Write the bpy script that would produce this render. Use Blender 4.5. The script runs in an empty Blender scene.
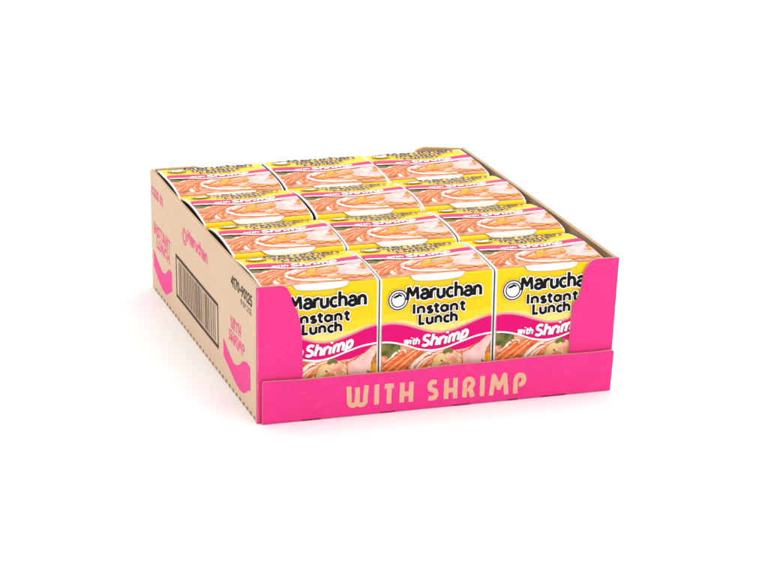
import bpy, bmesh, math, random
import numpy as np
from mathutils import Matrix, Vector
random.seed(7)
rng = np.random.default_rng(11)
S = 0.11                      # one unit of the model = tray height = 0.11 m
W, D = 2.668, 3.2466          # tray width and depth
scene = bpy.context.scene
COL = scene.collection

# ------------------------------------------------------------------ materials
def s2l(c):
    return tuple(((v/255)/12.92 if v/255 <= .04045 else ((v/255+.055)/1.055)**2.4) for v in c)

def new_mat(name):
    m = bpy.data.materials.new(name); m.use_nodes = True
    nt = m.node_tree; b = nt.nodes['Principled BSDF']
    return m, nt, b

def ink(name, rgb, rough=.34, var=.05, rgb2=None, scale=40, detail=3, spec=.22, lo=.35, hi=.65, stretch=(1, 1, 1)):
    """printed paper: flat ink with a slight mottling, or two inks mixed by a noise"""
    m, nt, b = new_mat(name)
    tc = nt.nodes.new('ShaderNodeTexCoord'); mp = nt.nodes.new('ShaderNodeMapping')
    mp.inputs['Scale'].default_value = stretch
    nz = nt.nodes.new('ShaderNodeTexNoise')
    nz.inputs['Scale'].default_value = scale; nz.inputs['Detail'].default_value = detail
    nz.inputs['Distortion'].default_value = .6 if rgb2 else 0
    nt.links.new(tc.outputs['UV'], mp.inputs['Vector']); nt.links.new(mp.outputs['Vector'], nz.inputs['Vector'])
    mr = nt.nodes.new('ShaderNodeMapRange')
    mr.inputs['From Min'].default_value = lo; mr.inputs['From Max'].default_value = hi
    nt.links.new(nz.outputs['Fac'], mr.inputs['Value'])
    mx = nt.nodes.new('ShaderNodeMix'); mx.data_type = 'RGBA'
    a = s2l(rgb); c = s2l(rgb2) if rgb2 else tuple(v*(1-var) for v in a)
    mx.inputs['A'].default_value = (*a, 1); mx.inputs['B'].default_value = (*c, 1)
    nt.links.new(mr.outputs['Result'], mx.inputs['Factor'])
    nt.links.new(mx.outputs['Result'], b.inputs['Base Color'])
    b.inputs['Roughness'].default_value = rough
    b.inputs['Specular IOR Level'].default_value = spec
    return m

def board(name, rgb, rough=.8, var=.10, flute=.25, spec=.25, fleck=.12, scuff=0):
    """corrugated board: fibres, flecks and the faint ridges of the flutes inside"""
    m, nt, b = new_mat(name); N = nt.nodes; L = nt.links
    tc = N.new('ShaderNodeTexCoord')
    n1 = N.new('ShaderNodeTexNoise'); n1.inputs['Scale'].default_value = 24; n1.inputs['Detail'].default_value = 5
    n2 = N.new('ShaderNodeTexNoise'); n2.inputs['Scale'].default_value = 420; n2.inputs['Detail'].default_value = 2
    L.new(tc.outputs['Object'], n1.inputs['Vector']); L.new(tc.outputs['Object'], n2.inputs['Vector'])
    a = s2l(rgb)
    m1 = N.new('ShaderNodeMix'); m1.data_type = 'RGBA'
    m1.inputs['A'].default_value = (*a, 1); m1.inputs['B'].default_value = (*[v*(1-var) for v in a], 1)
    L.new(n1.outputs['Fac'], m1.inputs['Factor'])
    r2 = N.new('ShaderNodeMapRange'); r2.inputs['From Min'].default_value = .52; r2.inputs['From Max'].default_value = .75
    r2.inputs['To Max'].default_value = fleck
    L.new(n2.outputs['Fac'], r2.inputs['Value'])
    m2 = N.new('ShaderNodeMix'); m2.data_type = 'RGBA'
    m2.inputs['B'].default_value = (*[v*.55 for v in a], 1)
    L.new(r2.outputs['Result'], m2.inputs['Factor']); L.new(m1.outputs['Result'], m2.inputs['A'])
    last = m2
    if scuff:      # rubbed streaks where the ink has worn thin
        mp = N.new('ShaderNodeMapping'); mp.inputs['Scale'].default_value = (1, 1, 2.5); mp.inputs['Rotation'].default_value = (0, .5, 0)
        L.new(tc.outputs['Object'], mp.inputs['Vector'])
        n3 = N.new('ShaderNodeTexNoise'); n3.inputs['Scale'].default_value = 95; n3.inputs['Detail'].default_value = 8; n3.inputs['Roughness'].default_value = .72
        L.new(mp.outputs['Vector'], n3.inputs['Vector'])
        r3 = N.new('ShaderNodeMapRange'); r3.inputs['From Min'].default_value = .56; r3.inputs['From Max'].default_value = .80; r3.inputs['To Max'].default_value = scuff
        L.new(n3.outputs['Fac'], r3.inputs['Value'])
        m3 = N.new('ShaderNodeMix'); m3.data_type = 'RGBA'; m3.inputs['B'].default_value = (*s2l((255, 150, 190)), 1)
        L.new(r3.outputs['Result'], m3.inputs['Factor']); L.new(m2.outputs['Result'], m3.inputs['A']); last = m3
    L.new(last.outputs['Result'], b.inputs['Base Color'])
    # flutes run upright on every wall: ridges along x + y
    sep = N.new('ShaderNodeSeparateXYZ'); L.new(tc.outputs['Object'], sep.inputs['Vector'])
    ad = N.new('ShaderNodeMath'); ad.operation = 'ADD'
    L.new(sep.outputs['X'], ad.inputs[0]); L.new(sep.outputs['Y'], ad.inputs[1])
    mu = N.new('ShaderNodeMath'); mu.operation = 'MULTIPLY'; mu.inputs[1].default_value = 2*math.pi/.0072
    L.new(ad.outputs[0], mu.inputs[0])
    si = N.new('ShaderNodeMath'); si.operation = 'SINE'; L.new(mu.outputs[0], si.inputs[0])
    mm = N.new('ShaderNodeMath'); mm.operation = 'MULTIPLY_ADD'; mm.inputs[1].default_value = flute
    L.new(si.outputs[0], mm.inputs[0]); L.new(n1.outputs['Fac'], mm.inputs[2])
    bp = N.new('ShaderNodeBump'); bp.inputs['Strength'].default_value = .22; bp.inputs['Distance'].default_value = .0006
    L.new(mm.outputs[0], bp.inputs['Height']); L.new(bp.outputs['Normal'], b.inputs['Normal'])
    b.inputs['Roughness'].default_value = rough; b.inputs['Specular IOR Level'].default_value = spec
    return m

M = {}
M['kraft'] = board('kraft_board', (233, 203, 173))
M['kraft_edge'] = board('kraft_cut_edge', (205, 168, 132), var=.25, flute=0)
M['kraft_in'] = board('kraft_inside', (196, 160, 125))
M['pink'] = board('pink_printed_board', (244, 42, 139), rough=.5, var=.13, scuff=.2, spec=.35, fleck=.05)
M['pink_ink'] = board('pink_ink', (250, 62, 150), rough=.6, var=.06, fleck=.05)
M['pink_worn'] = board('worn_pink_ink', (246, 96, 146), rough=.7, var=.12, fleck=.25)
M['brown_ink'] = board('brown_black_ink', (62, 36, 20), rough=.6, var=.2)
M['bars'] = board('barcode_ink', (96, 66, 44), rough=.6, var=.2)
M['faint'] = board('faint_brown_ink', (165, 130, 98), rough=.6, var=.2)
M['slot'] = board('perforation_slot', (154, 122, 92), rough=.8)
M['slit'] = board('fold_slit', (150, 30, 70), rough=.7)
M['letter'] = board('unprinted_letter_board', (234, 184, 150), rough=.75, var=.08, fleck=.1)
M['white'] = ink('white_paperboard', (244, 242, 240), var=.03)
M['inside'] = ink('shaded_sleeve_end', (62, 52, 55), rough=.8, spec=.1, rgb2=(120, 106, 118), scale=26, lo=.5, hi=.75)  # shade of the gaps put into the sleeve ends' colour, with purple-grey mottling
M['tab'] = ink('white_tab_paper', (250, 249, 246), rough=.5, var=.02)
M['tabline'] = ink('tab_crease_grey', (176, 168, 140), rough=.6)
M['yellow'] = ink('yellow_ink', (255, 213, 4), var=.04)
M['yellow_mid'] = ink('mid_yellow_ink', (255, 219, 44), var=.03)
M['clump'] = ink('noodle_clump_picture', (244, 194, 116), rgb2=(250, 222, 172), scale=18, detail=5)
M['rose'] = ink('rose_tint_ink', (252, 190, 196), rgb2=(255, 220, 214), scale=12)
M['pale'] = ink('pale_yellow_ink', (255, 234, 128), var=.03)
M['peach'] = ink('peach_line_ink', (255, 176, 176))
M['magenta'] = ink('magenta_ink', (228, 0, 114), var=.05, spec=.12)
M['magenta_dk'] = ink('dark_magenta_ink', (186, 0, 92))
M['lblwhite'] = ink('label_white_ink', (252, 250, 247), var=.02)
M['black'] = ink('black_ink', (14, 11, 10), rough=.36, spec=.12)
M['food'] = ink('soup_picture', (249, 188, 152), rgb2=(210, 98, 50), scale=9, detail=5, stretch=(1, 2.2, 1))
M['green'] = ink('herb_green_picture', (56, 84, 30), rgb2=(140, 128, 60), scale=16, detail=4)
M['carrot'] = ink('carrot_picture', (232, 78, 14), rgb2=(248, 128, 60), scale=14, stretch=(1, 3, 1))
M['carrot_lt'] = ink('light_carrot_picture', (250, 158, 106), rgb2=(254, 208, 170), scale=16, stretch=(1, 3, 1))
M['cream'] = ink('bowl_rim_picture', (255, 244, 232), rgb2=(254, 228, 206), scale=8)
M['bowl'] = ink('broth_picture', (244, 140, 92), rgb2=(254, 210, 190), scale=12, detail=5, stretch=(1, 2.4, 1))
M['red'] = ink('shrimp_red_picture', (214, 60, 4), rgb2=(238, 112, 38), scale=18)
M['gold'] = ink('golden_noodle_picture', (236, 136, 0), rgb2=(250, 182, 40), scale=15, detail=5)
M['shrimp'] = ink('shrimp_pink_picture', (252, 200, 172), rgb2=(236, 136, 98), scale=14, detail=4)
M['tail'] = ink('pale_shrimp_tail_picture', (252, 212, 204), rgb2=(244, 184, 176), scale=9, detail=4)
M['brown'] = ink('brown_shade_picture', (170, 92, 44), rgb2=(226, 150, 84), scale=14)

# ------------------------------------------------------------------ 2D print art: distance fields, then outlines
class Grid:
    def __init__(s, x0, x1, q0, q1, cell):
        nx = int(round((x1-x0)/cell)); nq = int(round((q1-q0)/cell))
        s.x = np.linspace(x0, x1, nx+1); s.q = np.linspace(q0, q1, nq+1)
        s.X, s.Q = np.meshgrid(s.x, s.q)

def seg_d(X, Y, a, b, flat0=False, flat1=False):
    ax, ay = a; bx, by = b
    dx, dy = bx-ax, by-ay; l2 = dx*dx+dy*dy+1e-12
    t = ((X-ax)*dx+(Y-ay)*dy)/l2; tc = np.clip(t, 0, 1)
    d = np.hypot(X-ax-tc*dx, Y-ay-tc*dy)
    return d, t, math.sqrt(l2)

def strokes_f(X, Y, lines, w, flat=False):
    """field > 0 inside strokes of full width w"""
    f = np.full(X.shape, -9.0)
    for ln in lines:
        n = len(ln)-1
        for i in range(n):
            d, t, L = seg_d(X, Y, ln[i], ln[i+1])
            g = w/2-d
            if flat and i == 0: g = np.minimum(g, t*L+w*.06)
            if flat and i == n-1: g = np.minimum(g, (1-t)*L+w*.06)
            f = np.maximum(f, g)
    return f

def poly_f(X, Y, pts):
    d = np.full(X.shape, 9.0); ins = np.zeros(X.shape, bool)
    n = len(pts)
    for i in range(n):
        a, b = pts[i], pts[(i+1) % n]
        d = np.minimum(d, seg_d(X, Y, a, b)[0])
        if a[1] != b[1]:
            c = ((a[1] > Y) != (b[1] > Y)) & (X < (b[0]-a[0])*(Y-a[1])/(b[1]-a[1])+a[0])
            ins ^= c
    return np.where(ins, d, -d)

def ell_f(X, Y, c, r, ang=0):
    ca, sa = math.cos(ang), math.sin(ang)
    u = (X-c[0])*ca+(Y-c[1])*sa; v = -(X-c[0])*sa+(Y-c[1])*ca
    return (1-np.hypot(u/r[0], v/r[1]))*min(r)

def smooth_noise(X, Y, scale, seed):
    r = np.random.default_rng(seed); T = r.random((64, 64))
    u = (X/scale) % 64; v = (Y/scale) % 64
    i = np.floor(u).astype(int); j = np.floor(v).astype(int)
    fu = u-i; fv = v-j; fu = fu*fu*(3-2*fu); fv = fv*fv*(3-2*fv)
    i1 = (i+1) % 64; j1 = (j+1) % 64; i %= 64; j %= 64
    return (T[i, j]*(1-fu)+T[i1, j]*fu)*(1-fv)+(T[i, j1]*(1-fu)+T[i1, j1]*fu)*fv-.5

def spline(pts, n=10):
    """Catmull-Rom through the points"""
    P = [np.array(p, float) for p in pts]; P = [2*P[0]-P[1]]+P+[2*P[-1]-P[-2]]
    out = []
    for k in range(1, len(P)-2):
        for t in np.linspace(0, 1, n, endpoint=False):
            a, b, c, d = P[k-1:k+3]
            out.append(tuple(.5*((2*b)+(c-a)*t+(2*a-5*b+4*c-d)*t*t+(3*b-a-3*c+d)*t**3)))
    out.append(tuple(P[-2])); return out

def march(g, grid):
    """polygons of the region g > 0: whole cells merged along a row, cut cells at the outline"""
    ins = g > 0
    c = ins[:-1, :-1].astype(int)+ins[:-1, 1:]+ins[1:, :-1]+ins[1:, 1:]
    x, q = grid.x, grid.q; polys = []
    full = c == 4
    for j in np.nonzero(full.any(1))[0]:
        row = np.concatenate([[0], full[j].astype(int), [0]]); df = np.diff(row)
        for a, b in zip(np.nonzero(df == 1)[0], np.nonzero(df == -1)[0]):
            polys.append([(x[a], q[j]), (x[b], q[j]), (x[b], q[j+1]), (x[a], q[j+1])])
    for j, i in zip(*np.nonzero((c > 0) & (c < 4))):
        cs = [(x[i], q[j], g[j, i]), (x[i+1], q[j], g[j, i+1]), (x[i+1], q[j+1], g[j+1, i+1]), (x[i], q[j+1], g[j+1, i])]
        p = []
        for k in range(4):
            a, b = cs[k], cs[(k+1) % 4]
            if a[2] > 0: p.append((a[0], a[1]))
            if (a[2] > 0) != (b[2] > 0):
                t = a[2]/(a[2]-b[2]); p.append((a[0]+t*(b[0]-a[0]), a[1]+t*(b[1]-a[1])))
        if len(p) >= 3: polys.append(p)
    return polys

def art_arrays(layers, grid):
    """layers: (field, material name) -> 2D verts with layer number, faces, material per face"""
    V, F, MI, names = [], [], [], []
    for li, (g, mn) in enumerate(layers):
        if mn not in names: names.append(mn)
        mi = names.index(mn)
        for p in march(g, grid):
            k = len(V); V += [(a, b, li) for a, b in p]; F.append(tuple(range(k, k+len(p)))); MI.append(mi)
    return np.array(V), F, MI, names

def print_mesh(name, arrs, mapping, uvscale=1.0, base=None):
    """mapping: (x, q, layer) arrays -> N x 3 in model units"""
    V, F, MI, names = arrs
    P = mapping(V[:, 0], V[:, 1], V[:, 2])*S
    me = bpy.data.meshes.new(name)
    me.from_pydata(P.tolist(), [], F)
    me.polygons.foreach_set('material_index', np.array(MI, np.int32))
    for n in names: me.materials.append(M[n])
    uv = me.uv_layers.new(name='UVMap')
    li = np.zeros(len(me.loops), np.int32); me.loops.foreach_get('vertex_index', li)
    uv.data.foreach_set('uv', (V[li, :2]*uvscale).astype(np.float32).ravel())
    me.update()
    return me

# ------------------------------------------------------------------ stroke lettering (unit = capital height, y up)
def arc(cx, cy, rx, ry, a0, a1, n=12):
    return [(cx+rx*math.cos(math.radians(a)), cy+ry*math.sin(math.radians(a))) for a in np.linspace(a0, a1, n)]

LOGO = {   # heavy humanist lower case
 'M': (.92, [[(.07, .02), (.13, .94)], [(.15, .94), (.41, .34), (.67, .94)], [(.69, .94), (.75, .02)]]),
 'a': (.60, [arc(.27, .50, .20, .23, 160, 0, 8)+[(.47, .03)], arc(.27, .22, .22, .19, 70, 300, 12)+[(.46, .16)]]),
 'r': (.44, [[(.09, .03), (.09, .72)], [(.09, .42)]+arc(.32, .44, .22, .27, 160, 75, 6)]),
 'u': (.62, [[(.08, .72), (.08, .30)]+arc(.27, .28, .19, .25, 180, 330, 9), [(.48, .72), (.48, .03)]]),
 'c': (.54, [arc(.30, .375, .23, .33, 52, 312, 14)]),
 'h': (.64, [[(.09, 1.12), (.09, .03)], [(.09, .42)]+arc(.29, .46, .20, .25, 170, 0, 9)+[(.49, .03)]]),
 'n': (.62, [[(.09, .03), (.09, .72)], [(.09, .42)]+arc(.29, .46, .20, .25, 170, 0, 9)+[(.49, .03)]]),
}
ROUND = {  # geometric lettering of the product line
 'I': (.34, [[(.13, .02), (.13, .98)]]),
 'n': (.70, [[(.09, .03), (.09, .66)], [(.09, .40)]+arc(.30, .40, .21, .26, 170, 0, 9)+[(.51, .03)]]),
 's': (.50, [arc(.24, .50, .15, .14, 30, 240, 8)+arc(.24, .17, .17, .15, 80, -150, 9)]),
 't': (.50, [[(.20, .92), (.20, .22)]+arc(.33, .20, .13, .17, 180, 290, 6), [(.03, .66), (.40, .66)]]),
 'a': (.70, [arc(.29, .34, .22, .30, 0, 360, 18), [(.53, .66), (.53, .03)]]),
 'L': (.58, [[(.10, .96), (.10, .05), (.46, .05)]]),
 'u': (.70, [[(.09, .66), (.09, .28)]+arc(.30, .28, .21, .26, 180, 330, 9), [(.52, .66), (.52, .03)]]),
 'c': (.54, [arc(.30, .34, .22, .30, 50, 310, 14)]),
 'h': (.66, [[(.09, .03), (.09, 1.0)], [(.09, .40)]+arc(.30, .40, .21, .26, 170, 0, 9)+[(.51, .03)]]),
}
ITAL = {   # heavy slanted lower case
 'S': (.68, [arc(.32, .72, .22, .22, 35, 225, 9)+arc(.30, .26, .24, .22, 60, -145, 10)]),
 'h': (.62, [[(.09, .03), (.09, 1.0)], [(.09, .40)]+arc(.29, .42, .20, .25, 170, 0, 9)+[(.49, .03)]]),
 'r': (.44, [[(.09, .03), (.09, .68)], [(.09, .42)]+arc(.31, .42, .20, .24, 160, 75, 6)]),
 'i': (.28, [[(.09, .03), (.09, .62)], [(.09, .90), (.09, 1.03)]]),
 'm': (.96, [[(.09, .03), (.09, .68)], [(.09, .40)]+arc(.26, .44, .17, .23, 170, 0, 9)+[(.43, .03)], [(.43, .40)]+arc(.61, .44, .18, .23, 170, 0, 9)+[(.79, .03)]]),
 'p': (.64, [[(.09, -.22), (.09, .68)], arc(.29, .34, .20, .30, 150, -150, 14)]),
 'w': (.82, [[(.05, .66), (.2, .05), (.36, .6), (.53, .05), (.7, .66)]]),
 't': (.44, [[(.18, .90), (.18, .22)]+arc(.30, .20, .12, .16, 180, 290, 6), [(.02, .64), (.36, .64)]]),
}
CAPS = {   # rounded poster capitals of the carton
 'W': (.86, [[(.06, .97), (.08, .30)]+arc(.23, .22, .15, .17, 190, 350, 8)+[(.40, .66)], [(.40, .90), (.40, .24)]+arc(.56, .22, .16, .17, 190, 340, 8)+[(.72, .50), (.76, .97)]]),
 'I': (.30, [[(.13, .02), (.13, .98)]]),
 'T': (.66, [[(.30, .02), (.30, .88)], [(.02, .88), (.58, .88)]]),
 'H': (.74, [[(.10, .02), (.10, .98)], [(.58, .02), (.58, .98)], [(.10, .42), (.58, .42)]]),
 'S': (.68, [[(.54, .87), (.30, .89)]+arc(.29, .69, .18, .20, 95, 230, 8)+arc(.33, .30, .22, .20, 55, -90, 9)+[(.05, .10)]]),
 'R': (.74, [[(.10, .02), (.10, .64)]+arc(.34, .68, .24, .22, 180, -70, 14), [(.30, .44), (.46, .36), (.58, .02)]]),
 'M': (.92, [[(.08, .02), (.17, .96), (.41, .36), (.64, .96), (.74, .02)]]),
 'P': (.70, [[(.10, .02), (.10, .64)]+arc(.35, .66, .25, .24, 180, -95, 14)]),
 'N': (.76, [[(.10, .02), (.10, .96), (.58, .04), (.58, .98)]]),
 'A': (.76, [[(.05, .02), (.33, .96), (.61, .02)], [(.16, .30), (.50, .30)]]),
 'L': (.58, [[(.10, .98), (.10, .10), (.50, .10)]]),
 'U': (.74, [[(.10, .98), (.10, .34)]+arc(.34, .32, .24, .25, 180, 360, 10)+[(.58, .98)]]),
 'C': (.70, [arc(.36, .5, .27, .41, 50, 310, 14)]),
}
DIG = {
 '0': (.62, [arc(.27, .5, .20, .43, 0, 360, 18)]), '1': (.36, [[(.02, .78), (.17, .95), (.17, .02)]]),
 '2': (.60, [arc(.26, .68, .20, .26, 165, -25, 9)+[(.05, .06), (.48, .06)]]),
 '3': (.60, [arc(.24, .72, .19, .22, 150, -80, 8), arc(.24, .27, .21, .24, 85, -150, 9)]),
 '4': (.64, [[(.42, .02), (.42, .95), (.03, .30), (.54, .30)]]),
 '5': (.60, [[(.46, .94), (.12, .94), (.09, .54)]+arc(.25, .30, .21, .26, 110, -150, 10)]),
 '6': (.60, [[(.40, .93), (.16, .60)]+arc(.26, .28, .20, .25, 150, -210, 16)]),
 '7': (.58, [[(.04, .94), (.48, .94), (.18, .02)]]),
 '9': (.60, [arc(.26, .68, .20, .25, -30, 330, 16)+[(.36, .40), (.14, .02)]]),
 '-': (.42, [[(.06, .42), (.32, .42)]]),
}
def text_lines(txt, font, x0, q0, cap, width=None, shear=0, slope=0, space=.4, curve=None, squeeze=1, mirror=False):
    """stroke lines for a word in (x, q down) coordinates; width stretches it to fit"""
    tot = sum(font[c][0] if c != ' ' else space for c in txt)
    k = (width/(tot*cap)) if width else squeeze
    out, cx = [], 0
    for ch in txt:
        if ch == ' ': cx += space; continue
        a, ls = font[ch]
        for ln in ls:
            pts = []
            for gx, gy in ln:
                xx = (cx+gx+shear*gy)*cap*k
                base = q0+slope*xx+(curve(x0+xx) if curve else 0)
                pts.append((x0-xx if mirror else x0+xx, base-gy*cap))
            out.append(pts)
        cx += a
    return out

# ------------------------------------------------------------------ the carton label
CW = .848                        # width of a carton
MG = .014                        # white margin at both ends
QH = .95
lab = Grid(MG, CW-MG, 0, QH, .0022)
X, Q = lab.X, lab.Q

def band_top(x):
    s = x/CW
    return np.interp(s, BT[:, 0], BT[:, 1])
BT = np.array(spline([(0, .350), (.10, .345), (.22, .362), (.36, .405), (.48, .436), (.60, .438), (.74, .405), (.88, .363), (1, .338)]))
BB = np.array(spline([(0, .470), (.10, .478), (.22, .505), (.34, .545), (.46, .562), (.58, .552), (.72, .515), (.86, .482), (1, .468)]))
def band_bot(x): return np.interp(x/CW, BB[:, 0], BB[:, 1])

def label_layers(top):
    L = []
    rect = np.minimum(np.minimum(X-MG, CW-MG-X), np.minimum(Q, QH-Q))+1e-6
    L.append((rect, 'yellow'))
    bt, bb = band_top(X), band_bot(X)
    centre = .075*np.exp(-((X/CW-.5)/.30)**2)
    L.append((Q-(bt-.055-centre*1.5)+.02*smooth_noise(X, Q, .06, 6), 'yellow_mid'))
    L.append((Q-(bt-.012-centre*.75)+.004*smooth_noise(X, Q, .02, 5), 'pale'))
    L.append((Q-(bt-.017), 'peach'))
    food = Q-bb
    def clip(f): return np.minimum(f, food)
    n1 = smooth_noise(X, Q, .028, 1)*.03; n2 = smooth_noise(X, Q, .014, 2)*.016; nn = n1+n2
    L.append((food, 'food'))
    P = lambda s, q: (s*CW, q)
    # greens and vegetables left of the bowl
    L.append((clip(ell_f(X, Q, P(.06, .525), (.11, .062), .3)+nn), 'green'))
    L.append((clip(ell_f(X, Q, P(.04, .86), (.07, .05))+nn), 'brown'))
    lt = [spline([P(.10, .62), P(.15, .575), P(.21, .56)]), spline([P(.03, .80), P(.09, .74), P(.13, .70)]), spline([P(.16, .86), P(.15, .80), P(.2, .74)])]
    L.append((clip(strokes_f(X, Q, lt, .036)+nn), 'cream'))
    c1 = [spline([P(.0, .70), P(.10, .635), P(.2, .575)]), spline([P(.06, .71), P(.2, .625), P(.36, .54)]), spline([P(.02, .86), P(.07, .78), P(.16, .70)])]
    c2 = [spline([P(.12, .72), P(.22, .655), P(.36, .565)]), spline([P(.09, .84), P(.14, .76), P(.22, .69)]), spline([P(.2, .87), P(.19, .80), P(.22, .75)])]
    L.append((clip(strokes_f(X, Q, c1+c2, .054)+n2*.6), 'brown'))
    L.append((clip(strokes_f(X, Q, c1, .042)+n2*.5), 'carrot'))
    c2 = [spline([P(.12, .72), P(.22, .655), P(.36, .565)]), spline([P(.09, .84), P(.14, .76), P(.22, .69)]), spline([P(.2, .87), P(.19, .80), P(.22, .75)])]
    L.append((clip(strokes_f(X, Q, c2, .032)+n2*.5), 'carrot'))
    hl = [[(x-.006, q-.009) for x, q in l] for l in c1+c2]
    L.append((clip(strokes_f(X, Q, hl, .010)+n2*.35), 'carrot_lt'))
    # the bowl: broth, rim, shrimp, noodles
    L.append((clip(ell_f(X, Q, P(.64, .715), (.36*CW, .175))+n2*.5), 'bowl'))
    rim = [spline([P(.74, .535), P(.6, .548), P(.47, .572), P(.37, .612), P(.3, .665), P(.275, .73), P(.3, .80), P(.38, .855), P(.52, .885), P(.68, .892)])]
    L.append((clip(strokes_f(X, Q, rim, .036 if top else .030)), 'cream'))
    L.append((clip(np.maximum(ell_f(X, Q, P(.375, .715), (.085, .055))+nn*.6, ell_f(X, Q, P(.44, .80), (.10, .022))+nn)), 'red'))
    sh = [spline([P(.33, .70), P(.39, .64), P(.47, .615)]), spline([P(.36, .76), P(.45, .69), P(.52, .66)]), spline([P(.72, .80), P(.8, .74), P(.9, .76)]), spline([P(.48, .60), P(.55, .59), P(.62, .575)])]
    L.append((clip(strokes_f(X, Q, sh, .054)+nn*.7), 'red'))
    L.append((clip(strokes_f(X, Q, sh, .042)+nn*.7), 'shrimp'))
    hl = [[(x-.004, q-.008) for x, q in l] for l in sh]
    L.append((clip(strokes_f(X, Q, hl, .011)+n2*.4), 'cream'))
    L.append((clip(ell_f(X, Q, P(.60, .665), (.138, .087), -.15)+nn*.7), 'red' if top else 'brown'))
    L.append((clip(np.maximum(ell_f(X, Q, P(.60, .665), (.130, .080), -.15)+nn*.7, ell_f(X, Q, P(.46, .745), (.11, .030), -.2)+nn*.6)), 'gold' if top else 'clump'))
    L.append((clip(np.maximum(ell_f(X, Q, P(.66, .63), (.05, .03))+nn, ell_f(X, Q, P(.56, .69), (.04, .022))+nn)), 'shrimp'))
    wedge = poly_f(X, Q, [P(.56, .54), P(.70, .51), P(.90, .465), P(.99, .455), P(.94, .505), P(.86, .54), P(.76, .572), P(.66, .578)])
    if not top: L.append((clip(wedge), 'magenta'))
    # pale tail at the right
    tail = poly_f(X, Q, [P(.73, .60), P(.80, .58), P(.88, .535), P(.955, .49), P(1.0, .48), P(.965, .57), P(.945, .65), P(1.0, .68), P(1.0, .82), P(.9, .85), P(.78, .82), P(.70, .76), P(.74, .68)])
    L.append((clip(tail+n2*.4+.006), 'red' if not top else 'shrimp'))
    L.append((clip(tail+n2*.4), 'tail'))
    L.append((clip(np.maximum(ell_f(X, Q, P(.975, .60), (.03, .05), .4)+n2, ell_f(X, Q, P(.93, .69), (.03, .014), .5)+n2)), 'brown'))
    dots = np.full(X.shape, -9.)
    for k in range(16):
        dots = np.maximum(dots, ell_f(X, Q, P(.62+.024*k, .865+.012*math.sin(k*1.7)), (.012, .014)))
    L.append((clip(np.maximum(dots, ell_f(X, Q, P(.97, .655), (.03, .03))+n2)), 'gold'))
    g2 = np.full(X.shape, -9.)
    for s, q, r in ((.575, .585, .014), (.60, .573, .017), (.63, .583, .013), (.55, .65, .007), (.68, .70, .008)):
        g2 = np.maximum(g2, ell_f(X, Q, P(s, q), (r*1.2, r))+n2*.4)
    L.append((clip(g2), 'green'))
    if top: L.append((np.minimum(food, .026+.045*np.clip((X/CW-.60)/.3, 0, 1)-food)+n2*.7, 'rose'))
    # band, white line
    L.append((np.minimum(Q-bt, bb-Q), 'magenta'))
    L.append(((.009 if top else .0065)-np.abs(Q-bb), 'lblwhite'))
    # words
    mar = text_lines('Maruchan', LOGO, .225*CW, .172, .098, width=.672*CW, slope=.012)
    ins = text_lines('Instant', ROUND, .278*CW, .279, .072, width=.478*CW)
    lun = text_lines('Lunch', ROUND, .335*CW, .360, .075, width=.352*CW)
    kt = .84 if top else 1
    fm = strokes_f(X, Q, mar, .0236*kt, True); fi = strokes_f(X, Q, ins+lun, .0208*kt, True)
    em = P(.155, .166); rr = np.hypot(X-em[0], Q-em[1])
    L.append((np.maximum(np.maximum(fm+(.004 if top else .0085), fi+(.003 if top else .006)), (-1 if top else .079)-rr), 'lblwhite'))
    if top: L.append((.079-rr, 'pale')); L.append((.047-rr, 'lblwhite'))
    ring = np.maximum(.0045*kt*kt-np.abs(rr-.0715), .0042*kt*kt-np.abs(rr-.0515))
    tuft = np.maximum(ell_f(X, Q, (em[0]-.012, em[1]-.027), (.026, .009), -.35), ell_f(X, Q, (em[0]+.012, em[1]-.034), (.018, .007), .5))
    L.append((np.maximum(np.maximum(fm, fi), np.maximum(ring, tuft)), 'black'))
    dip = lambda x: -.62*(x/CW-.40)**2*(1 if True else 0)
    wi = text_lines('with', ITAL, .205*CW, .498, .050, width=.142*CW, shear=.22, slope=.10)
    shr = text_lines('Shrimp', ITAL, .358*CW, .524, .085, width=.422*CW, shear=.2, curve=lambda x: -.10*(x/CW-.358)+.02*np.sin((x/CW-.358)/.42*3.14))
    fs = np.maximum(strokes_f(X, Q, wi, .0125, True), strokes_f(X, Q, shr, .0206, True))
    off = np.maximum(strokes_f(X-.006, Q-.006, wi, .0125, True), strokes_f(X-.007, Q-.007, shr, .0206, True))
    L.append((np.minimum(off, np.minimum(Q-bt, bb-Q-.008)), 'magenta_dk'))
    L.append((fs, 'lblwhite'))
    return L
LAB = art_arrays(label_layers(False), lab)
LABT = art_arrays(label_layers(True), lab)
STEP = .00035                    # each ink layer stands this far above the one below

# ------------------------------------------------------------------ carton geometry
CD, HB, Z0 = .772, .977, .030    # depth, height of the front edge, underside
def top_z(t, zs, rad):
    """height of the top along its depth: zs at the front fold, 1/3, 2/3 and the back; folds rounded"""
    u = np.clip(np.asarray(t, float)/CD, 0, 1)
    a, b, c, d = zs
    L0 = -4.5*(u-1/3)*(u-2/3)*(u-1); L1 = 13.5*u*(u-2/3)*(u-1); L2 = -13.5*u*(u-1/3)*(u-1); L3 = 4.5*u*(u-1/3)*(u-2/3)
    z = a*L0+b*L1+c*L2+d*L3
    k = np.clip((np.asarray(t, float)-(CD-.045))/.045, 0, 1)
    return z-.020*k*k

def front_arc(s_, z0, rad, off):
    """down the front from the top of the fold: arc length s_ -> (y, z)"""
    al = rad*math.pi/2
    ph = np.clip(s_/rad, 0, math.pi/2)
    y = np.where(s_ < al, rad-(rad+off)*np.sin(ph), -off)
    z = np.where(s_ < al, z0-rad+(rad+off)*np.cos(ph), z0-rad-(s_-al))
    return y, z

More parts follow.
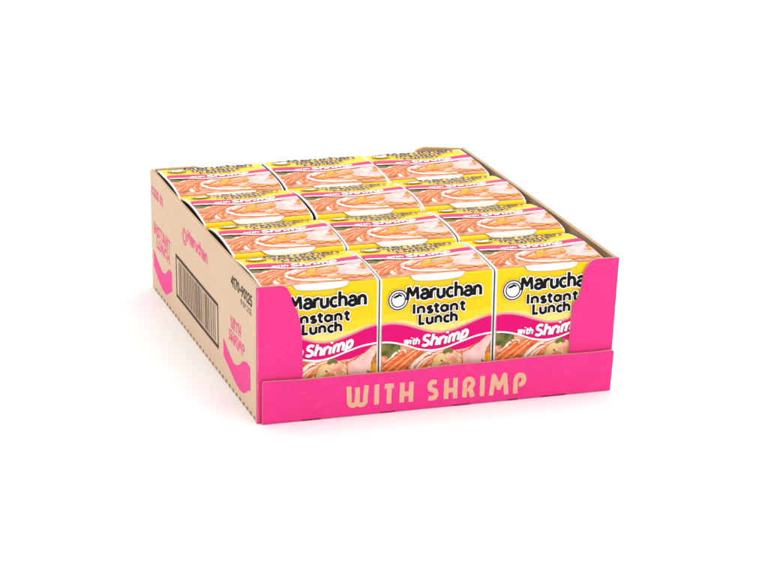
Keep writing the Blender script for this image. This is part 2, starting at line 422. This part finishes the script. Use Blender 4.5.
def profile(zs, rad):
    y, z = front_arc(np.linspace(0, rad*math.pi/2, 8)[::-1], zs[0], rad, 0)
    pts = [(0, Z0+.003)]+list(zip(y.tolist(), z.tolist()))
    for t in np.linspace(rad+.02, CD-.004, 26): pts.append((t, float(top_z(t, zs, rad))-float(.0)))
    zb = float(top_z(CD, zs, rad))
    pts += [(CD, zb-.012), (CD, Z0+.003), (CD-.003, Z0), (.003, Z0)]
    return pts

def sleeve_mesh(zs, rad):
    """paperboard sleeve, open at both ends, the board's thickness showing as a white rim"""
    pr = profile(zs, rad); n = len(pr)
    cy, cz = CD/2, (Z0+HB)/2
    th = .010
    def inset(p, d): return (cy+(p[0]-cy)*(1-2*d/CD), cz+(p[1]-cz)*(1-2*d/(HB-Z0)))
    rings = []
    for x, d in ((.012, th), (.0, th), (.0, .002), (.002, 0), (CW-.002, 0), (CW, .002), (CW, th), (CW-.012, th)):
        rings.append([(x, *inset(p, d)) for p in pr])
    V = [v for r in rings for v in r]; F = []; MI = []
    for k in range(len(rings)-1):
        for i in range(n):
            j = (i+1) % n
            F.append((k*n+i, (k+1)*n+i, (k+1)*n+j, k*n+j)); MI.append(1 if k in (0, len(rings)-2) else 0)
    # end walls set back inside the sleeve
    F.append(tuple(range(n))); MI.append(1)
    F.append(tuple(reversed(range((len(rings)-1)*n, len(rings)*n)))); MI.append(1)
    me = bpy.data.meshes.new('sleeve')
    me.from_pydata([(a*S, b*S, c*S) for a, b, c in V], [], F)
    me.materials.append(M['white']); me.materials.append(M['inside'])
    me.polygons.foreach_set('material_index', np.array(MI, np.int32))
    bm = bmesh.new(); bm.from_mesh(me); bmesh.ops.recalc_face_normals(bm, faces=bm.faces[:]); bm.to_mesh(me); bm.free()
    me.polygons.foreach_set('use_smooth', [len(p.vertices) == 4 and MI[i] == 0 for i, p in enumerate(me.polygons)])
    me.set_sharp_from_angle(angle=math.radians(35))
    return me

def link(name, me, parent=None):
    o = bpy.data.objects.new(name, me); COL.objects.link(o)
    if parent: o.parent = parent
    return o

def tab_layers(grid):
    X, Q = grid.X, grid.Q
    p = spline([(.262*CW, .0035), (.285*CW, .023), (.34*CW, .036), (.5*CW, .043), (.66*CW, .036), (.715*CW, .023), (.738*CW, .0035)])
    f = poly_f(X, Q, p)
    return [(np.minimum(f+.0035, Q-.002), 'tabline'), (f, 'tab')]
tg = Grid(.24*CW, .76*CW, 0, .06, .003)
TAB = art_arrays(tab_layers(tg), tg)

def front_map(z0, rad, off):
    def m(x, q, l):
        y, z = front_arc(q, z0, rad, off+l*STEP)
        return np.stack([x, y, z], 1)
    return m
def top_map(zs, rad, off):
    def m(x, q, l):
        t = np.clip(CD-.003-q*(CD-.003-rad*.96)/QH, 0, CD)
        e = .004
        z = top_z(t, zs, rad); dz = (top_z(t+e, zs, rad)-top_z(t-e, zs, rad))/(2*e)
        nrm = np.sqrt(1+dz*dz); h = off+l*STEP
        return np.stack([x, t-dz/nrm*h, z+h/nrm], 1)
    return m

rows = ['front row', 'second row from the front', 'third row from the front', 'back row']
cols = ['left column beside the barcode panel', 'middle column', 'right column beside the unprinted panel']
tops = {}
XL = -1.2957
for r in range(4):
    for c in range(3):
        zs = [z+random.uniform(-.004, .004)*(r > 0) for z in ((.977, .996, .994, .966), (.984, 1.009, 1.006, .972), (.986, 1.018, 1.014, .982), (.980, 1.010, 1.012, 1.004))[r]]
        rad = (.012, .027, .027, .027)[r]
        t = bpy.data.objects.new('noodle_carton', None); COL.objects.link(t)
        t.empty_display_size = .02
        jx = (0, .0005, .0025)[c]+(random.uniform(-.006, .006) if r else 0)
        t.location = ((XL+.004+c*.857+jx)*S, (.0275+.7997*r+random.uniform(-.004, .004)*(r > 0))*S, (0 if r == 0 else random.uniform(0, .004))*S)
        t.rotation_euler = (0, 0, math.radians(random.uniform(-.35, .35)) if r else 0)
        t.rotation_euler.y = math.radians(random.uniform(-.35, .35)) if r else 0
        px = random.uniform(-.004, .004)
        t['label'] = 'shrimp noodle carton in the %s, %s' % (rows[r], cols[c])
        t['category'] = 'carton'; t['group'] = 'noodle cartons packed in the tray'
        link('sleeve', sleeve_mesh(zs, rad), t)
        link('front_panel', print_mesh('front_panel', LAB, front_map(zs[0], rad, .0008)), t)
        link('top_panel', print_mesh('top_panel', LABT, top_map(zs, rad, .0008)), t).location.x = px*S
        link('thumb_tab', print_mesh('thumb_tab', TAB, front_map(zs[0], rad, .0008+25*STEP)), t)

# ------------------------------------------------------------------ the tray
tray = bpy.data.objects.new('display_tray', None); COL.objects.link(tray); tray.empty_display_size = .05
tray['label'] = 'open corrugated cardboard tray with pink front lip, packed with twelve noodle cartons'
tray['category'] = 'tray'
TH = .026

def slab(name, outline, place, outer_mat, thick=TH, bevel=.0035, edge='kraft_edge', inner='kraft_in', wob=0):
    """a panel of board cut to an outline (u, v); place(u, v, w) puts it in space, w = 0 outside .. -thick inside"""
    bm = bmesh.new()
    vs = [bm.verts.new((u, v, 0)) for u, v in outline]
    f = bm.faces.new(vs); f.normal_update()
    if f.normal.z < 0: f.normal_flip()
    ex = bmesh.ops.extrude_face_region(bm, geom=[f])
    for g in ex['geom']:
        if isinstance(g, bmesh.types.BMVert): g.co.z -= thick
    bmesh.ops.recalc_face_normals(bm, faces=bm.faces[:])
    bm.normal_update()
    for f in bm.faces: f.material_index = 0 if f.normal.z > .7 else (2 if f.normal.z < -.7 else 1)
    bmesh.ops.bevel(bm, geom=[e for e in bm.edges if any(abs(fc.normal.z) > .7 for fc in e.link_faces) and any(abs(fc.normal.z) < .3 for fc in e.link_faces)], offset=bevel, segments=2, affect='EDGES', profile=.5, clamp_overlap=True)
    # cut lengthwise so that the panel can bow a little
    us = [v.co.x for v in bm.verts]; vs_ = [v.co.y for v in bm.verts]
    for k in range(1, 24):
        x = min(us)+(max(us)-min(us))*k/24
        bmesh.ops.bisect_plane(bm, geom=bm.verts[:]+bm.edges[:]+bm.faces[:], plane_co=(x+.0007, 0, 0), plane_no=(1, 0, 0))
    for k in range(1, 8):
        y = min(vs_)+(max(vs_)-min(vs_))*k/8
        bmesh.ops.bisect_plane(bm, geom=bm.verts[:]+bm.edges[:]+bm.faces[:], plane_co=(0, y+.0007, 0), plane_no=(0, 1, 0))
    for v in bm.verts: v.co = Vector(place(v.co.x, v.co.y, v.co.z))*S
    bmesh.ops.recalc_face_normals(bm, faces=bm.faces[:])
    me = bpy.data.meshes.new(name); bm.to_mesh(me); bm.free()
    for n in (outer_mat, edge, inner): me.materials.append(M[n])
    return me

def add_print(me, arrs, place, w0=.0008, step=.0005):
    """join printed ink onto a panel mesh: the print is part of that panel"""
    V, F, MI, names = arrs
    pm = print_mesh('ink', arrs, lambda x, q, l: np.array([place(a, b, w0+c*step) for a, b, c in zip(x, q, l)]))
    base = len(me.materials); 
    for n in names: me.materials.append(M[n])
    bm = bmesh.new(); bm.from_mesh(me)
    k = len(bm.faces); bm.from_mesh(pm); bm.faces.ensure_lookup_table()
    for i, f in enumerate(bm.faces[k:]): f.material_index = base+MI[i]
    bm.to_mesh(me); bm.free(); bpy.data.meshes.remove(pm)
    return me

def wobble(a, b, amp, seed):
    return amp*(math.sin(a*2.1+seed)+.5*math.sin(a*5.3+b*3+seed*2))

# left side panel, printed.  u = y (from the front), v = z; outer side faces -x
def left_place(u, v, w):
    bul = .010*math.sin(math.pi*min(max(u/D, 0), 1))*v
    return (-W/2-.010*v*(u/D)-bul-w*1.0+.004, u, v+.001*math.sin(u*7))
gl = Grid(0, D, 0, 1, .0045)
gx, gz = gl.X, gl.Q
wear = smooth_noise(gx, gz, .012, 21)*.010+smooth_noise(gx, gz, .03, 22)*.008
def side_text(txt, font, y0, y1, zb, cap):
    # reads from the back corner to the front: x runs along -y; v grows upwards
    ls = text_lines(txt, font, 0, 0, cap, width=abs(y0-y1))
    return [[(y0-x, zb-q) for x, q in l] for l in ls]
LS = []
f = strokes_f(gx, gz, side_text('0232 01', DIG, 3.20, 2.80, .805, .072), .017)+wear
f = np.maximum(f, strokes_f(gx, gz, side_text('INSTANT', CAPS, 3.155, 2.565, .495, .092), .0208)+wear)
f = np.maximum(f, strokes_f(gx, gz, side_text('LUNCH', CAPS, 3.06, 2.60, .392, .082), .0200)+wear)
logo = side_text('Maruchan', LOGO, 1.99, 1.365, .762, .088)
f = np.maximum(f, strokes_f(gx, gz, logo, .0235)+wear*.8)
f = np.maximum(f, .007-np.abs(np.hypot(gx-2.075, gz-.765)-.062)+wear*.4)
f = np.maximum(f, .006-np.abs(np.hypot(gx-2.075, gz-.765)-.040)+wear*.4)
f = np.maximum(f, strokes_f(gx, gz, side_text('WITH', CAPS, .715, .43, .490, .082), .0195)+wear)
f = np.maximum(f, strokes_f(gx, gz, side_text('SHRIMP', CAPS, .775, .345, .378, .085), .0195)+wear)
LS.append((f, 'pink_worn'))
w1 = spline([(3.175, .345), (3.05, .295), (2.93, .252), (2.84, .240), (2.74, .275), (2.66, .325), (2.58, .345), (2.545, .335)])+spline([(2.545, .18), (2.62, .150), (2.72, .100), (2.83, .088), (2.95, .108), (3.06, .150), (3.175, .205)])
w2 = spline([(.935, .330), (.82, .285), (.70, .245), (.61, .235), (.50, .268), (.38, .335), (.28, .358), (.195, .350)])+spline([(.190, .178), (.25, .158), (.35, .105), (.46, .085), (.60, .10), (.74, .14), (.85, .168), (.935, .195)])
LS.append((np.maximum(poly_f(gx, gz, w1), poly_f(gx, gz, w2))+wear*.25, 'pink_ink'))
def box_f(y0, y1, z0, z1): return np.minimum(np.minimum(gx-y0, y1-gx), np.minimum(gz-z0, z1-gz))
frame = np.minimum(box_f(1.075, 2.39, .190, .544), -np.minimum(np.minimum(gx-1.098, 2.367-gx), np.minimum(gz-.217, .517-gz)))
code = strokes_f(gx, gz, side_text('4170-90125', DIG, .69, .135, .812, .078), .016)
LS.append((np.maximum(frame, code)+wear*.2, 'brown_ink'))
bars = np.full(gx.shape, -9.); y = 1.165
rb = random.Random(5)
while y < 2.30:
    wd = rb.choice([.009, .009, .013, .022]); bars = np.maximum(bars, box_f(y, y+wd, .228, .506)); y += wd+rb.choice([.021, .025, .036])
LS.append((bars+wear*.08, 'bars'))
sub = strokes_f(gx, gz, side_text('90125', DIG, .45, .15, .745, .040), .008)+wear*.3
perf = np.full(gx.shape, -9.); y = .06
while y < 3.1:
    perf = np.maximum(perf, box_f(y, y+.040, .010, .026)); y += .098
LS.append((sub, 'faint'))
LS.append((perf+wear*.3, 'slot'))
outl = [(0.028, 0), (D, 0), (D, .992), (D-.03, 1.0), (.028, 1.0)]
side = slab('side_panel', outl, lambda u, v, w: left_place(u, v, w), 'kraft')
add_print(side, art_arrays(LS, gl), left_place, step=.0004)
o = link('side_panel', side, tray); o['label'] = 'kraft side panel printed with barcode and pink lettering'

# right side panel, plain: leans out towards the top at the front
def right_place(u, v, w):
    fr = 1-u/D
    return (W/2-.008*fr+.032*v*fr+.006*math.sin(math.pi*u/D)*v+w, u, v)
o = link('side_panel', slab('side_panel', [(0.028, 0), (D, 0), (D, 1.0), (.028, 1.0)], right_place, 'kraft'), tray)
o['label'] = 'plain unprinted right side panel leaning slightly outward'

# pink corner wings at the front, kraft ones at the back
def wing_place(y0, sgn):
    def p(u, v, w):
        return (u, y0-w*sgn, v)
    return p
wl = [(-1.336, .0)]+[(-1.338, 1.0)]+spline([(-1.17, 1.0), (-1.125, .985), (-1.096, .935), (-1.080, .875), (-1.045, .800), (-1.024, .73), (-1.010, .62), (-1.004, .45), (-1.003, .30)], 5)+[(-1.003, 0)]
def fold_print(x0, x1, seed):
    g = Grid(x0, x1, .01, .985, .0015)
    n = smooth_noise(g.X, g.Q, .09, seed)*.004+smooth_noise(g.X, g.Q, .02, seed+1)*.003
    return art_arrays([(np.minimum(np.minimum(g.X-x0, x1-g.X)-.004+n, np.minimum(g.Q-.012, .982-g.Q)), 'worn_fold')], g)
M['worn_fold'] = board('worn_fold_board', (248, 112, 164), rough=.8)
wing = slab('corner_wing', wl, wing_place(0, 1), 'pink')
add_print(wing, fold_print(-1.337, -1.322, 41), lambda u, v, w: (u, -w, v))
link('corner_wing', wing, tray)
wr = [(1.325, .0)]+[(1.3615, 1.0)]+spline([(1.185, 1.005), (1.145, .99), (1.112, .95), (1.092, .90), (1.080, .82), (1.066, .735), (1.022, .68), (1.010, .58), (1.004, .45), (1.003, .30)], 5)+[(1.003, 0)]
link('corner_wing', slab('corner_wing', wr, wing_place(0, 1), 'pink'), tray)
bl = [(-1.30, 0), (-1.30, .998), (-.97, .998), (-.90, .97), (-.87, .85), (-.86, .3), (-.86, 0)]
br = [(1.30, 0), (1.30, 1.0), (.98, 1.03), (.92, 1.015), (.88, .965), (.86, .85), (.86, .3), (.86, 0)]
link('corner_wing', slab('corner_wing', bl, wing_place(D+.0035, -1), 'kraft'), tray)
link('corner_wing', slab('corner_wing', br, wing_place(D+.0035, -1), 'kraft'), tray)

# front lip with the words
LY = -.034
def lip_place(u, v, w):
    sag = .006*math.sin(u*2.3+.6)*(v/.31)
    return (u, LY-w-.010*math.cos(u/1.34*math.pi/2)*(v/.31), v+(.004*math.sin(u*3.1)+.003*math.sin(u*9+1))*(v/.31)**2)
def rrect(x0, x1, z0, z1, r):
    p = []
    for cx, cz, a in ((x1-r, z1-r, 0), (x0+r, z1-r, 90)):
        p += [(cx+r*math.cos(math.radians(a+t)), cz+r*math.sin(math.radians(a+t))) for t in (0, 30, 60, 90)]
    return p+[(x0, z0), (x1-.018, z0)]
lip = slab('front_lip', rrect(-1.302, 1.338, .004, .312, .016), lip_place, 'pink', edge='kraft_edge')
gf = Grid(-1.29, 1.31, .004, .30, .0032)
words = []
for ch, a, b in (('W', 345.8, 368), ('I', 373, 378), ('T', 381, 394.5), ('H', 398, 412), ('S', 424.6, 437), ('H', 442, 456), ('R', 460.5, 473.5), ('I', 478.2, 483.2), ('M', 487.4, 508), ('P', 512, 525.5)):
    lines = CAPS[ch][1]; lo = min(p[0] for l in lines for p in l); hi = max(p[0] for l in lines for p in l)
    xa, xb = -.695+(a-345.8)*.00755+.019, -.695+(b-345.8)*.00755-.019
    for l in lines:
        ln = [(xa+((p[0]-lo)/(hi-lo)*(xb-xa) if hi > lo else (xb-xa)/2), p[1]) for p in l]
        words.append([(x, .058-.020*(x+.695)+.018+y*.156) for x, y in ln])
fx, fz = gf.X, gf.Q
lw = smooth_noise(fx, fz, .02, 31)*.0025+smooth_noise(fx, fz, .006, 32)*.0012
LF = [(strokes_f(fx, fz, words, .035, True)+lw, 'letter')]
sc = np.full(fx.shape, -9.)
for a, b in ((-1.02, -.88), (-.44, -.33), (.10, .235), (.52, .60), (.78, .97)):
    sc = np.maximum(sc, np.minimum(np.minimum(fx-a, b-fx), .012-fz))
LF.append((sc+lw, 'slit'))
add_print(lip, art_arrays(LF, gf), lip_place)
link('front_lip', lip, tray)
def blip_place(u, v, w): return (u, D+.034+w, v)
link('back_lip', slab('back_lip', [(-1.3, .004), (1.3, .004), (1.3, .31), (-1.3, .31)], blip_place, 'kraft'), tray)
# base
link('base', slab('base', [(-1.300, .030), (1.296, .030), (1.296, D-.03), (-1.300, D-.03)], lambda u, v, w: (u, v, .0275+w), 'kraft_in', thick=.024), tray)

# ------------------------------------------------------------------ setting: a white studio sweep
m, nt, b = new_mat('white_studio_floor')
nz = nt.nodes.new('ShaderNodeTexNoise'); nz.inputs['Scale'].default_value = 3
mx = nt.nodes.new('ShaderNodeMix'); mx.data_type = 'RGBA'
mx.inputs['A'].default_value = (.93, .93, .93, 1); mx.inputs['B'].default_value = (.92, .92, .92, 1)
nt.links.new(nz.outputs['Fac'], mx.inputs['Factor']); nt.links.new(mx.outputs['Result'], b.inputs['Base Color'])
b.inputs['Roughness'].default_value = .85; b.inputs['Specular IOR Level'].default_value = .1
me = bpy.data.meshes.new('floor')
prof = [(-4.0, 0), (3.4, 0)]+[(3.4+1.2*math.sin(a), 1.2-1.2*math.cos(a)) for a in np.linspace(.15, math.pi/2, 10)]+[(4.6, 3.0)]
vs = [(sx*5, y, z) for y, z in prof for sx in (-1, 1)]
me.from_pydata(vs, [], [(2*i, 2*i+1, 2*i+3, 2*i+2) for i in range(len(prof)-1)])
me.materials.append(m)
for p in me.polygons: p.use_smooth = True
fl = link('floor', me); fl['kind'] = 'structure'

# ------------------------------------------------------------------ light: bright tent of studio lamps
wd = bpy.data.worlds.new('World'); scene.world = wd; wd.use_nodes = True
bg = wd.node_tree.nodes['Background']; bg.inputs['Color'].default_value = (1, 1, 1, 1); bg.inputs['Strength'].default_value = .80
def area(name, loc, aim, size, power, color=(1, 1, 1)):
    l = bpy.data.lights.new(name, 'AREA'); l.shape = 'RECTANGLE'; l.size, l.size_y = size; l.energy = power; l.color = color
    o = bpy.data.objects.new(name, l); COL.objects.link(o); o.location = loc
    o.rotation_euler = (Vector(aim)-Vector(loc)).to_track_quat('-Z', 'Y').to_euler()
    return o
area('softbox_overhead', (.3, .9, 3.2), (.1, .7, 0), (5.0, 5.0), 100)
area('softbox_front', (1.0, -1.9, .95), (0, .15, .05), (1.1, 1.1), 8)

# ------------------------------------------------------------------ camera (solved from the tray's corners)
cam = bpy.data.cameras.new('camera'); co = bpy.data.objects.new('camera', cam); COL.objects.link(co)
cam.sensor_width = 36; cam.lens = 2539.2/768*36
cam.clip_start = .05; cam.clip_end = 50
R = Matrix(((0.95114662, 0.0804428, -0.29807559), (-0.30836382, 0.29513757, -0.90432603), (0.01522679, 0.95206238, 0.30552475)))
mw = R.to_4x4(); mw.translation = Vector((-5.70547, -16.04734, 6.34306))*S
co.matrix_world = mw
scene.camera = co
scene.view_settings.view_transform = 'Standard'; scene.view_settings.look = 'None'
scene.view_settings.exposure = 0; scene.view_settings.gamma = 1
scene.render.engine = 'CYCLES'
scene.cycles.max_bounces = 8
